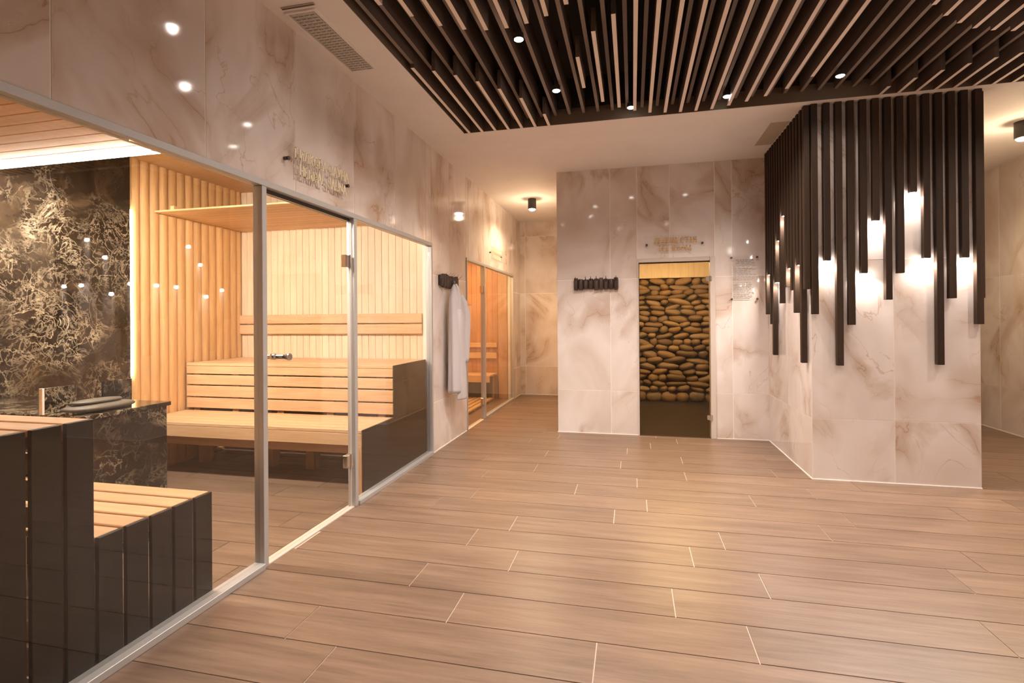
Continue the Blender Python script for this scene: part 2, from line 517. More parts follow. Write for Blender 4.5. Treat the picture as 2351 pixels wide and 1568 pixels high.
wr = slabs('wall_right', [(XR + T, XR + .1, YB, YE, 0, H)], MB['wgrout'], 'cream marble tiled wall beyond the slatted pillar', 'wall')
ysr = [YB] + [y for y in [7.35 + TW * i for i in range(-13, 3)] if y < YE - .05] + [YE]
tiles_x(wr, XR + T, -1, ysr, ZJ)
wb = slabs('wall_behind', [(-.1, XR + .1, YB - .1, YB - T, 0, H)], MB['wgrout'], 'marble tiled wall at the near end of the hall', 'wall')
tiles_y(wb, YB - T, 1, [i * TW for i in range(9)] + [XR], ZJ)
wg = slabs('wall_passage_end', [(XP1, XR + .1, YE + T, YE + .1, 0, H)], MB['wgrout'], 'marble wall at the end of the passage behind the pillar', 'wall')
tiles_y(wg, YE + T, -1, [XP1, XP1 + .5, XP1 + .5 + TW, XR], ZJ)

# ice room front wall
FO0, FO1, FOZ = 2.081, 2.945, 2.083
wi = slabs('wall_ice_room', [(XI + T, FO0, YI + T, YI + .12, 0, H), (FO1, XP0 + .1, YI + T, YI + .12, 0, H), (FO0, FO1, YI + T, YI + .12, FOZ, H),
                             (XI + T, XI + .12, YI + .12, YE, 0, H)], MB['wgrout'],
           'pinkish marble wall of the ice room around its glass door', 'wall')
tiles_y(wi, YI + T, -1, [XI, 1.765, 2.45, 3.13, XP0 + T], ZJ, [(FO0, FO1, -1, FOZ)])
tiles_x(wi, XI + T, -1, [YI + .001, YI + TW, YI + 2 * TW, YI + 3 * TW, YI + 4 * TW, YE], ZJ)
# pillar
wp = slabs('wall_pillar', [(XP0 + T, XP1 - T, YP + T, YP + .12, 0, H), (XP0 + T, XP0 + .12, YP + .12, YI + T, 0, H),
                           (XP1 - .12, XP1 - T, YP + .12, YE, 0, H)], MB['wgrout'],
           'marble clad pillar carrying the hanging dark slats', 'wall')
tiles_y(wp, YP + T, -1, [XP0, 4.122, XP1], ZJ)
tiles_x(wp, XP0 + T, -1, [YP + .001, YP + TW, YP + 2 * TW, YI], ZJ)
tiles_x(wp, XP1 - T, 1, [YP + .001] + [YP + TW * i for i in range(1, 7)] + [YE], ZJ)
# white sealant line at the foot of the walls
bs = slabs('baseboard_seal', [(XI, FO0, YI - .006, YI, 0, .007), (FO1, XP0, YI - .006, YI, 0, .007), (XP0 - .006, XP0, YP, YI, 0, .007),
                              (XP0, XP1, YP - .006, YP, 0, .007), (XR - .006, XR, YP, YE, 0, .007), (0, .006, FY1 + .02, TY0 - .02, 0, .007),
                              (0, .006, TY1 + .02, YE, 0, .007), (.006, XI, YE - .006, YE, 0, .007), (XI - .006, XI, YI, YE, 0, .007)], MB['wgrout'],
           'thin white sealant line along the foot of the marble walls', 'trim')

# ------------------------------------------------------------------ hanging slats on the pillar
BW, BD = 0.049, 0.045
def bars(name, label, loc, items):
    t = thing(name, label, 'slat screen', loc)
    for (x0, x1, y0, y1, zb, lamp, out) in items:
        cx, cy = (x0 + x1) / 2, (y0 + y1) / 2
        b = box('slat', x0, x1, y0, y1, zb, H - .001, MB['bar'], t, .002)
        if lamp:
            b['label'] = 'dark slat with a lit lamp in its lower end'
            box('lamp_rim', x0 + .004, x1 - .004, y0 + .004, y1 - .004, zb - .004, zb, MB['lampbody'], b)
            lathe('lamp_lens', [(.014, -.0075), (.019, -.006), (.019, -.004)], MB['lens_b'], b, (cx, cy, zb), 16)
            spot(b, (cx, cy, zb - .012), P_BAR * (.6 if out else 1), C_BAR, 150, 0.5, 0.012)
            ld = bpy.data.lights.new('glow', 'POINT')                 # light leaving the lens sideways
            ld.energy, ld.color, ld.shadow_soft_size = P_BAR * .10, C_BAR, .02
            lo = bpy.data.objects.new('glow', ld); COL.objects.link(lo); lo.parent = b
            lo.location = Vector((cx, cy, zb - .028)) - wloc(b)
fz = [(3.523, 1.405, 0), (3.617, 1.855, 1), (3.707, .975, 0), (3.797, 1.314, 0), (3.889, 1.742, 1), (3.980, 2.173, 1), (4.067, 1.519, 0), (4.155, 1.735, 0),
      (4.247, 2.39, 1), (4.339, 1.852, 1), (4.427, .99, 0), (4.515, 1.523, 0), (4.603, 1.846, 1), (4.698, 1.315, 0)]
bars('slat_screen', 'dark slats of uneven length hanging on the wide front face of the marble pillar', (4.1, YP, H),
     [(x - BW / 2, x + BW / 2, YP - .012 - BD, YP - .012, z, l, 0) for x, z, l in fz] +
     [(XP1 + .012, XP1 + .012 + BD * .6, YP + .005, YP + .005 + BW, 1.524, 0, 0)])
# side face, from the pillar edge towards the ice room
sz = [(1.619, 0), (.985, 0), (1.845, 1), (1.42, 0), (1.63, 0), (1.842, 1), (1.67, 0), (2.37, 1), (1.52, 0), (2.155, 1), (1.74, 1), (.99, 0), (1.31, 0), (1.842, 1), (1.415, 0)]
bars('slat_screen', 'dark slats of uneven length on the pillar side face next to the ice room wall', (XP0, 5.5, H),
     [(XP0 - .012 - BD, XP0 - .012, YP - .035 + .0915 * i, YP - .035 + .0915 * i + BW, z, l, 1) for i, (z, l) in enumerate(sz)])

# ------------------------------------------------------------------ herbal sauna shell
def round_board(name, y0, y1, z0, z1, X, depth, m, parent):
    """half-round board on the back wall, looking to +X"""
    key = ('rb', round(y1 - y0, 4), round(z1 - z0, 4), depth, m.name)
    me = CACHE.get(key)
    if me is None:
        bm = bmesh.new()
        hw, hz, n = (y1 - y0) / 2, (z1 - z0) / 2, 8
        pts = [(-.012, -hw), (-.012, hw)] + [(depth * (1 - (abs(-1 + 2 * i / n)) ** 2.2), hw - 2 * hw * i / n) for i in range(n + 1)]
        lo = [bm.verts.new((p, q, -hz)) for p, q in pts]
        hi = [bm.verts.new((p, q, hz)) for p, q in pts]
        bm.faces.new(lo); bm.faces.new(hi)
        for i in range(len(pts)):
            j = (i + 1) % len(pts)
            bm.faces.new((lo[i], lo[j], hi[j], hi[i]))
        bmesh.ops.recalc_face_normals(bm, faces=bm.faces)
        me = bpy.data.meshes.new(name); me.materials.append(m)
        bm.to_mesh(me); bm.free()
        CACHE[key] = me
    return link(name, me, parent, (X, (y0 + y1) / 2, (z0 + z1) / 2))

SH = 2.85
MY = 3.665                                   # marble panel ends here
wsb = slabs('wall_sauna_back', [(-D - .08, -D - .012, SY0, SY1 + .1, 0, SH)], MB['owood_z'], 'amber wooden board wall at the back of the herbal sauna', 'wall')
y = MY + .03
for i in range(14):
    y1 = min(3.79 + .0975 * i, SY1)
    round_board('board', y + .001, y1 - .001, 0.0, SH, -D, .016 if i > 3 else .022, MB['owood_z'], wsb)
    y = y1
wse = slabs('wall_sauna_end', [(-D - .012, -.10, SY1 + .012, SY1 + .1, 0, SH)], MB['swood_z'], 'pale vertical board wall behind the far sauna bench', 'wall')
nb = 28
pw = (D - .10) / nb
for i in range(nb):
    box('board', -D + i * pw + .0012, -D + (i + 1) * pw - .0012, SY1, SY1 + .014, 0, SH, MB['swood_z'], wse, .003)
box('skirting_batten', -D + .002, -D + .022, MY + .1, SY1 - .003, 0.001, .03, MB['bench_z'], wsb, .003)
wsn = slabs('wall_sauna_near', [(-D - .08, -.10, SY0 - .08, SY0, 0, SH)], MB['owood_z'], 'wooden wall behind the near sauna bench', 'wall')
cs = slabs('ceiling_sauna', [(-D - .08, -.10, SY0 - .08, SY1 + .1, SH, SH + .05)], MB['owood_z'], 'dark upper ceiling of the herbal sauna above the canopies', 'ceiling')

# dark marble panel on the back wall
mp = thing('marble_panel', 'large dark brown veined marble panel on the sauna back wall behind the heater', 'wall panel', (-D, 2.2, 0))
for a, b in ((SY0, 2.28), (2.284, MY)):
    box('panel', -D - .011, -D + .035, a + .001, b, 0.0, SH - .002, MB['dmarble'], mp)
lv = thing('led_strip', 'upright white LED strip glowing at the edge of the dark marble panel', 'light strip', (-D, MY + .01, 0))
box('diffuser', -D + .004, -D + .022, MY + .004, MY + .016, .9, 2.38, MB['led_v'], lv)
box('channel', -D - .010, -D + .003, MY + .002, MY + .026, .85, 2.42, MB['alu'], lv)

# canopies
def canopy(label, y0, y1):
    t = thing('sauna_canopy', label, 'canopy', (-1.2, (y0 + y1) / 2, 2.4))
    n = round((y1 - y0) / .098)
    w_ = (y1 - y0) / n
    for i in range(n):
        box('board', -D + .036, -.115, y0 + i * w_ + .0015, y0 + (i + 1) * w_ - .0015, 2.40, 2.416, MB['raft'], t, .003)
    for x in (-2.1, -1.2, -.3):
        box('carrier', x - .02, x + .02, y0 + .01, y1 - .01, 2.416, 2.45, MB['raft'], t)
    return t
c1 = canopy('slatted wooden canopy over the near bench with a white LED edge', SY0 + .005, 2.50)
c2 = canopy('slatted wooden canopy over the far bench by the pale board wall', 3.90, SY1 - .003)
le = thing('led_strip', 'white LED strip along the edge of the canopy over the near bench', 'light strip', (-1.2, 2.515, 2.40))
box('diffuser', -D + .05, -.12, 2.503, 2.523, 2.400, 2.418, MB['led'], le)
box('fill_line', -D + .05, -.12, 2.490, 2.4995, 2.380, 2.390, MB['fill_g'], le)  # second strip, added to brighten the canopy underside
box('fill_clip', -D + .05, -.12, 2.492, 2.4975, 2.3905, 2.3995, MB['alu'], le)  # holder for the added strip below the canopy edge
box('channel', -D + .05, -.12, 2.502, 2.575, 2.4185, 2.424, MB['alu'], le)  # plate added and widened to keep strip light off the upper wall

# ------------------------------------------------------------------ benches of the herbal sauna
XB0, XB1 = -D + .03, -.075
fb = thing('sauna_bench', 'two-tier wooden sauna bench with slatted riser against the pale board wall', 'bench', (-1.2, 4.4, 0))
for i in range(6):                                                   # upper seat slats
    a = 4.25 + i * .1275
    box('seat_slat', XB0, XB1, a + .004, a + .1275 - .008, .945, .975, MB['bench'], fb, .004)
zr = [.975, .857, .751, .633, .521]
for a, b in zip(zr, zr[1:]):                                         # riser boards
    box('riser_slat', XB0, XB1, 4.252, 4.276, b + .012, a - (.032 if a > .97 else 0), MB['bench'], fb, .004)
for x in (-2.2, -1.75, -1.25, -.72, -.2):
    box('riser_batten', x - .035, x + .035, 4.277, 4.31, .38, .943, MB['bench_z'], fb)
for i in range(5):                                                   # lower seat slats
    a = 3.70 + i * .110
    box('seat_slat', XB0, XB1, a + .001, a + .110 - .003, .482, .512, MB['bench'], fb, .004)
box('seat_fascia', XB0, XB1, 3.702, 3.726, .385, .481, MB['bench'], fb, .003)
box('under_rail', XB0, XB1, 3.78, 3.80, .30, .48, MB['bench'], fb, .003)
for x in (-2.1, -1.35, -.909):
    box('leg', x - .045, x + .045, 4.235, 4.275 + .06, 0, .38, MB['bench_z'], fb, .003)
    box('bearer', x - .02, x + .02, 3.80, 4.24, .42, .481, MB['bench_z'], fb)
box('end_post', -.17, -.075, 3.70, 3.74, 0.0, .384, MB['bench_z'], fb, .003)
ep = thing('bench_end_panel', 'dark stepped end panel of the far bench standing against the fixed glass', 'panel', (-.06, 4.4, 0))
box('lower_panel', -.073, -.058, 3.70, 4.968, 0.0, .494, MB['panel2'], ep, .002)
box('seat_end', -.073, -.058, 3.70, 4.248, .496, .513, MB['panel2'], ep, .002)
box('upper_panel', -.073, -.058, 4.25, 4.968, .497, .976, MB['panel2'], ep, .002)

br = thing('backrest', 'pair of horizontal wooden backrest boards fixed on the pale sauna wall', 'backrest', (-1.2, SY1, 1.2))
for z0, z1 in ((1.352, 1.452), (1.238, 1.342)):
    box('board', XB0 - .015, -.105, SY1 - .050, SY1 - .022, z0, z1, MB['bench'], br, .006)
for x in (-2.0, -1.45, -.9, -.35):
    box('spacer', x - .02, x + .02, SY1 - .022, SY1, 1.25, 1.44, MB['bench_z'], br)

nbn = thing('sauna_bench', 'two-tier pale slat bench with dark side boards next to the dark marble heater', 'bench', (-1.1, 1.6, 0))
yt = [2.195 - .117 * i for i in range(12)]
for i, y1 in enumerate(yt):
    y0 = y1 - .101
    if y0 < SY0: break
    top = .522 if i < 5 else 1.0
    if i == 5: lim = y1
    xin = -D + .04 if True else 0
    box('seat_slat', xin, -.078, y0, y1, top - .03, top, MB['bench'], nbn, .004)
    z0 = 0.0
    box('side_board', -.077, -.058, y0, y1, z0, top - .0005, MB['panel'], nbn, .002)
for yy in (2.06, 1.70):
    for x in (-.16, -1.2, -2.1):
        box('leg', x - .035, x + .035, yy, yy + .05, 0, .44 if yy > 2 else .491, MB['bench_z'], nbn)
for x in (-.16, -1.2, -2.1):
    box('bearer', x - .02, x + .02, 1.66, 2.18, .44, .491, MB['bench_z'], nbn)
    box('bearer', x - .02, x + .02, .95, 1.60, .92, .969, MB['bench_z'], nbn)
    box('leg', x - .035, x + .035, 1.545, 1.60, 0, .92, MB['bench_z'], nbn)
    box('leg', x - .035, x + .035, .95, 1.0, 0, .92, MB['bench_z'], nbn)
for j in range(4):
    z1 = .955 - j * .11
    box('riser_slat', -D + .04, -.08, 1.606, 1.626, z1 - .085, z1, MB['bench'], nbn, .003)

# heater surround of dark marble
hs = thing('heater_surround', 'low dark marble heater surround with slab top beside the near bench', 'sauna heater', (-1.4, 2.5, 0))
box('side_panel', -.985, -.955, 2.245, 2.775, 0, .835, MB['dmarble'], hs, .002)
box('front_panel', -D + .04, -.985, 2.245, 2.275, 0, .835, MB['dmarble'], hs, .002)
box('far_panel', -D + .04, -.985, 2.745, 2.775, 0, .835, MB['dmarble'], hs, .002)
box('top_slab', -D + .04, -.940, 2.235, 2.795, .835, .860, MB['dmarble'], hs, .003)
for a, b in ((2.185, 2.415), (2.575, 2.765)):
    if a < 2.24: a = 2.24
    box('upright_plate', -1.245, -1.225, a, b, .861, 1.010, MB['dmarble'], hs, .002)
box('lit_plate_edge', -1.247, -1.223, 2.228, 2.2395, .861, 1.010, MB['wgrout'], hs)['label'] = 'end edge of the upright marble plate, coloured pale as if lit'  # pale colour stands for light falling on the near end
box('foot', -1.06, -1.05, 2.25, 2.26, .861, .885, MB['wgrout'], hs)
def rock(name, sx, sy, sz, seed, m, parent=None, loc=(0, 0, 0), sub=3, amp=.18):
    rg = random.Random(seed)
    bm = bmesh.new()
    bmesh.ops.create_icosphere(bm, subdivisions=sub, radius=1.0)
    dirs = [(Vector((rg.gauss(0, 1), rg.gauss(0, 1), rg.gauss(0, 1))).normalized(), rg.uniform(-1, 1) * amp, rg.uniform(1.5, 3)) for _ in range(7)]
    for v in bm.verts:
        n = v.co.normalized()
        k = 1.0
        for d, a, e in dirs: k += a * max(0, n.dot(d)) ** e
        p = n * k
        p = Vector((math.copysign(abs(p.x) ** .85, p.x), math.copysign(abs(p.y) ** .85, p.y), math.copysign(abs(p.z) ** .8, p.z)))
        v.co = (p.x * sx, p.y * sy, p.z * sz)
    return bm_obj(name, bm, m, parent, loc, True)
rk = thing('rock_slab', 'long flat slate rock lying on the heater surround', 'rock', (-1.06, 2.44, .861))
rock('rock', .10, .205, .022, 5, MB['rock'], rk, (-1.065, 2.445, .886))
rock('rock', .07, .15, .016, 8, MB['rock'], rk, (-1.085, 2.43, .918))

# ------------------------------------------------------------------ glazed front of the herbal sauna
FX0, FX1 = -.050, .012                       # frame depth
tr = thing('trim_1', 'satin aluminium frame of the herbal sauna glass front', 'frame', (0, 3, 0))
tr['kind'] = 'structure'
box('head_rail', FX0, FX1, SY0, FY1, ZF - .036, ZF, MB['alu'], tr, .002)
for a, b in ((2.484, 2.522), (3.458, 3.500)):
    box('post', FX0, FX1, a, b, 0.0, ZF - .037, MB['alu'], tr, .002)
box('door_stop', FX0, -.02, 2.5225, 2.545, 0.03, ZF - .037, MB['lampbody'], tr)
box('door_stop', FX0, -.025, 2.523, 3.457, ZF - .062, ZF - .0375, MB['lampbody'], tr)
box('end_post', FX0, FX1, FY1 - .030, FY1, 0.0, ZF - .037, MB['alu'], tr, .002)
box('sill_rail', FX0, FX1 + .012, SY0, 2.483, 0.0, .032, MB['alu'], tr, .002)
box('sill_rail', FX0, FX1 + .012, 3.501, FY1 - .031, 0.0, .032, MB['alu'], tr, .002)
box('threshold', -.03, .004, 2.5225, 3.457, 0.0, .006, MB['jamb'], tr)
def pane(name, label, y0, y1, z0, z1, m=None, cat='window'):
    t = thing(name, label, cat, (-.02, (y0 + y1) / 2, 0)); t['kind'] = 'structure'
    box('glass_pane', -.024, -.014, y0, y1, z0, z1, m or MB['glass'], t)
    return t
pane('window_1', 'wide fixed glass pane in front of the near bench', SY0 + .002, 2.4835, .0325, ZF - .0365)
pane('window_2', 'fixed glass pane in front of the far bench end panel', 3.501, FY1 - .031, .0325, ZF - .0365)
dr = thing('door_1', 'frameless glass door of the herbal sauna', 'door', (-.02, 3.0, 0)); dr['kind'] = 'structure'
box('glass_pane', -.024, -.014, 2.546, 3.440, .012, ZF - .064, MB['glass'], dr)
box('pane_edge', -.025, -.013, 3.4402, 3.446, .012, ZF - .064, MB['jamb'], dr)
def hinge(parent, y, z, X=-.019):
    h = box('hinge', X - .020, X + .022, y - .052, y + .028, z - .045, z + .045, MB['chrome'], parent, .004)
    lathe('hinge_pin', [(.008, -.048), (.008, .048)], MB['chrome'], h, (X + .024, y - .002, z), 12)
for z in (1.815, .355): hinge(dr, 3.415, z)
kb = lathe('door_knob', [(.017, -.012), (.017, 0.0), (.0135, .012), (.013, .055), (.017, .078), (.021, .090), (.021, .098), (.017, .101)], MB['chrome'], dr, (0.0, 2.60, 1.175), 20, 'X')
lathe('door_knob', [(.017, -.08), (.013, -.07), (.013, -.03), (.017, -.0245)], MB['chrome'], dr, (0.0, 2.60, 1.175), 20, 'X')

# ------------------------------------------------------------------ second sauna
S2D, S2Y0, S2Y1, S2H = 2.0, 6.05, 8.76, 2.45
slabs('wall_second_sauna_back', [(-S2D - .05, -S2D, S2Y0 - .05, S2Y1 + .1, 0, S2H)], MB['rwood_z'], 'orange wooden back wall of the second sauna', 'wall')
slabs('wall_second_sauna_near', [(-S2D, -.10, S2Y0 - .05, S2Y0, 0, S2H)], MB['rwood_z'], 'orange wooden near wall of the second sauna', 'wall')
w2 = slabs('wall_second_sauna_end', [(-S2D, -.10, S2Y1 + .014, S2Y1 + .1, 0, S2H)], MB['rwood_z'], 'orange wooden board wall behind the second sauna bench', 'wall')
n2 = 20
for i in range(n2):
    pw2 = (S2D - .10) / n2
    box('board', -S2D + i * pw2 + .001, -S2D + (i + 1) * pw2 - .001, S2Y1, S2Y1 + .014, 0, S2H, MB['rwood_z'], w2, .003)
slabs('ceiling_second_sauna', [(-S2D - .05, -.10, S2Y0 - .05, S2Y1 + .1, S2H, S2H + .05)], MB['rwood_z'], 'wooden ceiling of the second sauna', 'ceiling')
slabs('floor_second_sauna', [(-S2D, -.07, S2Y0, S2Y1 + .014, -.05, -.0005)], MB['floor'], 'tile floor of the second sauna', 'floor')
jp = thing('trim_2', 'broad light wooden jamb board inside the second sauna glass', 'trim', (-.16, 8.7, 0)); jp['kind'] = 'structure'
box('jamb_board', -.262, -.105, 8.70, S2Y1 - .001, 0, 2.44, MB['bench_z'], jp, .003)
sb2 = thing('sauna_bench', 'low wooden bench in the second sauna beneath two backrest boards', 'bench', (-1.1, 8.4, 0))
for i in range(4):
    box('seat_slat', -S2D + .02, -.30, 8.24 + i * .125, 8.24 + i * .125 + .112, .42, .45, MB['bench2'], sb2, .004)
box('seat_fascia', -S2D + .02, -.30, 8.24, 8.262, .335, .419, MB['bench2'], sb2, .003)
box('under_panel', -S2D + .03, -.33, 8.50, 8.52, .02, .40, MB['panel2'], sb2)
for x in (-1.9, -.36):
    box('leg', x - .03, x + .03, 8.60, 8.66, 0, .419, MB['bench_z'], sb2)
br2 = thing('backrest', 'two backrest boards on the orange wall of the second sauna', 'backrest', (-1.1, S2Y1, .7))
for z0, z1 in ((.895, .975), (.700, .800)):
    box('board', -S2D + .02, -.30, S2Y1 - .05, S2Y1 - .025, z0, z1, MB['bench2'], br2, .004)
for x in (-1.8, -1.1, -.4):
    box('spacer', x - .02, x + .02, S2Y1 - .025, S2Y1, .71, .965, MB['bench_z'], br2)
dk = thing('duckboard', 'slatted wooden duckboard lying on the floor of the second sauna', 'duckboard', (-.6, 7.4, 0))
for i in range(9):
    x = -.30 - i * .095
    box('slat', x - .07, x, 6.4, 8.45, .03, .055, MB['bench2'], dk, .003)
for yy in (6.6, 7.4, 8.2):
    box('bearer', -1.13, -.30, yy, yy + .05, 0, .03, MB['bench_z'], dk)
le3 = thing('led_strip', 'unseen warm light strip added under the ceiling to light the second sauna', 'light strip', (-.6, 7.4, S2H))
box('diffuser', -.75, -.70, 6.4, 8.4, S2H - .03, S2H - .012, MB['fill_o'], le3)  # hidden source added to light the second sauna interior
box('channel', -.755, -.695, 6.38, 8.42, S2H - .012, S2H - .0005, MB['alu'], le3)

t2 = thing('trim_3', 'slim aluminium frame of the second sauna glass front', 'frame', (0, 7.4, 0)); t2['kind'] = 'structure'
box('head_rail', FX0, FX1, TY0, TY1, TZ - .035, TZ, MB['alu'], t2, .002)
box('post', FX0, FX1, TY0, TY0 + .02, 0, TZ - .036, MB['alu'], t2)
box('post', FX0, FX1, 6.915, 6.965, 0, TZ - .036, MB['alu'], t2, .002)
box('post', FX0, FX1, TY1 - .03, TY1, 0, TZ - .036, MB['alu'], t2, .002)
box('sill_rail', FX0, FX1 + .005, 6.966, TY1 - .031, 0, .025, MB['alu'], t2)
pane('window_3', 'fixed glass pane of the second sauna beside its door', 6.966, TY1 - .031, .0255, TZ - .0355)
d2 = thing('door_2', 'frameless glass door of the second sauna', 'door', (-.02, 6.5, 0)); d2['kind'] = 'structure'
box('glass_pane', -.024, -.014, TY0 + .022, 6.905, .012, TZ - .04, MB['glass'], d2)
for z in (1.80, .25): hinge(d2, 6.90, z)

# ------------------------------------------------------------------ ice room
IX0, IX1, IY1, IH = 1.45, 3.49, 8.95, 2.32
slabs('wall_ice_inside', [(IX0 - .05, IX0, YI + .12, IY1, 0, IH), (IX1, IX1 + .05, YI + .12, IY1, 0, IH)], MB['mortar'], 'dark side walls inside the ice room', 'wall')
fi = slabs('floor_ice_room', [(IX0, IX1, YI + .012, IY1, -.05, -.0005)], MB['icefloor'], 'dark plank floor inside the ice room', 'floor')
slabs('ceiling_ice_room', [(IX0 - .05, IX1 + .05, YI + .12, IY1 + .1, IH, IH + .05)], MB['jamb'], 'pale ceiling of the ice room', 'ceiling')
ws = slabs('wall_stone', [(IX0 - .05, IX1 + .05, IY1, IY1 + .1, 0, IH)], MB['mortar'], 'dry-stone wall of rounded amber river stones at the back of the ice room', 'wall')
box('stone_cap', IX0, IX1, IY1 - .06, IY1 + .001, 2.05, IH - .002, MB['swood_z'], ws)['label'] = 'pale wooden board above the stones'
meshes = []
for s in range(10):
    o = rock('stone', 1, 1, 1, 100 + s, MB['stone'], None, (0, 0, 0), 2, .16)
    meshes.append(o.data)
    bpy.data.objects.remove(o, do_unlink=True)
rg = random.Random(11)
z = 0.0
row = 0
while z < 2.03:
    h = rg.uniform(.16, .18) if row == 0 else rg.uniform(.082, .120)
    if z + h > 2.05: h = 2.05 - z
    x = 1.80 + rg.uniform(-.08, 0)
    while x < 3.42:
        wd = rg.uniform(.17, .27) if row == 0 else rg.choice([rg.uniform(.12, .19), rg.uniform(.18, .30), rg.uniform(.26, .38)])
        o = link('stone', rg.choice(meshes), ws, (x + wd / 2, IY1 - rg.uniform(-.005, .03), z + h / 2 + rg.uniform(-.012, .012)))
        o.scale = (wd * .53, rg.uniform(.07, .10), h * rg.uniform(.50, .60))
        o.rotation_euler = (rg.uniform(-.15, .15), rg.uniform(-.28, .28), rg.choice([0, math.pi]) + rg.uniform(-.15, .15))
        x += wd
    z += h * .96
    row += 1
le4 = thing('led_strip', 'unseen warm light strip added under the ice room ceiling to light the stones', 'light strip', (2.5, 7.6, IH))
box('diffuser', 1.9, 3.1, 7.58, 7.63, IH - .03, IH - .012, MB['fill_i'], le4)  # hidden source added behind the lintel to light the stones
box('channel', 1.89, 3.11, 7.575, 7.635, IH - .012, IH - .0005, MB['alu'], le4)
t3 = thing('trim_4', 'pale beige jamb around the ice room door', 'frame', (2.5, YI, 0)); t3['kind'] = 'structure'
box('jamb_left', FO0, DX0, YI - .012, YI + .10, 0, FOZ, MB['jamb'], t3, .002)
box('jamb_right', DX1, FO1, YI - .022, YI + .10, 0, FOZ, MB['jamb'], t3, .002)
box('jamb_head', DX0, DX1, YI - .012, YI + .10, DZ, FOZ, MB['jamb'], t3, .002)
box('door_seal', DX0, DX0 + .008, YI + .02, YI + .05, 0, DZ, MB['lampbody'], t3)
box('door_seal', DX0 + .009, DX1, YI + .02, YI + .05, DZ - .012, DZ, MB['lampbody'], t3)
d3 = thing('door_3', 'bronze tinted glass door of the ice room', 'door', (2.5, YI, 0)); d3['kind'] = 'structure'
box('glass_pane', DX0 + .009, DX1 - .004, YI + .004, YI + .014, .010, DZ - .014, MB['glass_b'], d3)
for z in (1.83, .24):
    h = box('hinge', DX1 - .045, DX1 + .02, YI - .030, YI + .003, z - .03, z + .03, MB['chrome'], d3, .006)
    lathe('hinge_pin', [(.008, -.034), (.008, .034)], MB['chrome'], h, (DX1 - .002, YI - .032, z), 12)

# ------------------------------------------------------------------ ceiling fittings
v1 = thing('vent_grille', 'long grey perforated vent grille in the ceiling beside the slats', 'vent', (.17, 2.98, H))
box('back_plate', .075, .245, 2.635, 3.335, H - .004, H - .0005, MB['vent_d'], v1)
for i in range(24):
    yy = 2.64 + i * .029
    box('louvre', .078, .242, yy, yy + .021, H - .008, H - .004, MB['vent'], v1)
for i in range(5):
    xx = .082 + i * .037
    box('louvre_rib', xx, xx + .006, 2.637, 3.333, H - .010, H - .008, MB['vent'], v1)
for a in ((.060, .075, 2.62, 3.35), (.245, .260, 2.62, 3.35), (.075, .245, 2.62, 2.635), (.075, .245, 3.335, 3.35)):
    box('frame_edge', *a, H - .010, H - .0005, MB['ceil'], v1)
v3 = thing('ceiling_slot', 'narrow brown slot cover in the ceiling next to the vent grille', 'slot', (.18, 2.585, H))
box('slot_plate', .07, .285, 2.572, 2.592, H - .007, H - .0005, MB['access'], v3, .002)
box('slot_lip', .075, .280, 2.577, 2.587, H - .009, H - .007, MB['fascia'], v3)
v2 = thing('ceiling_hatch', 'putty coloured access hatch in the ceiling next to the pillar', 'hatch', (3.37, 5.5, H))
box('hatch_panel', 3.275, 3.44, 5.17, 5.81, H - .003, H - .0005, MB['access'], v2)
box('hatch_rim', 3.269, 3.2745, 5.164, 5.816, H - .004, H - .0005, MB['ceil'], v2)

def can(x, y, label, power=P_CAN, col=C_WARM, r=.062, h=.155):
    t = thing('ceiling_downlight', label, 'ceiling light', (x, y, H))
    lathe('housing', [(r * .9, -h), (r, -h + .004), (r, -.001)], MB['lampbody'], t, (x, y, H), 24)
    lathe('lens', [(r * .30, -h - .022), (r * .62, -h - .016), (r * .8, -h - .006), (r * .8, -h)], MB['lens'], t, (x, y, H), 24)
    ld = bpy.data.lights.new('glow', 'POINT')
    ld.energy, ld.color, ld.shadow_soft_size = power * .065, col, .03
    lo = bpy.data.objects.new('glow', ld); COL.objects.link(lo); lo.parent = t
    lo.location = (0, 0, -h - .075)
    spot(t, (x, y, H - h - .03), power, col, 160, 0.5, 0.04)
can(.574, 7.55, 'dark cylinder downlight on the corridor ceiling near the second sauna', P_CAN * .95)
can(5.56, 5.72, 'dark cylinder downlight on the ceiling behind the slatted pillar', P_CAN * 1.3)
can(4.3, -.6, 'unseen dark cylinder downlight added near the end wall to brighten the ceiling', P_CAN * .35, C_SPOT)  # added behind the viewer to lift the ceiling brightness
can(6.02, 2.4, 'unseen dark cylinder downlight added along the right wall to brighten the ceiling', P_CAN * .45, C_SPOT)  # added out of view for more light on the ceiling

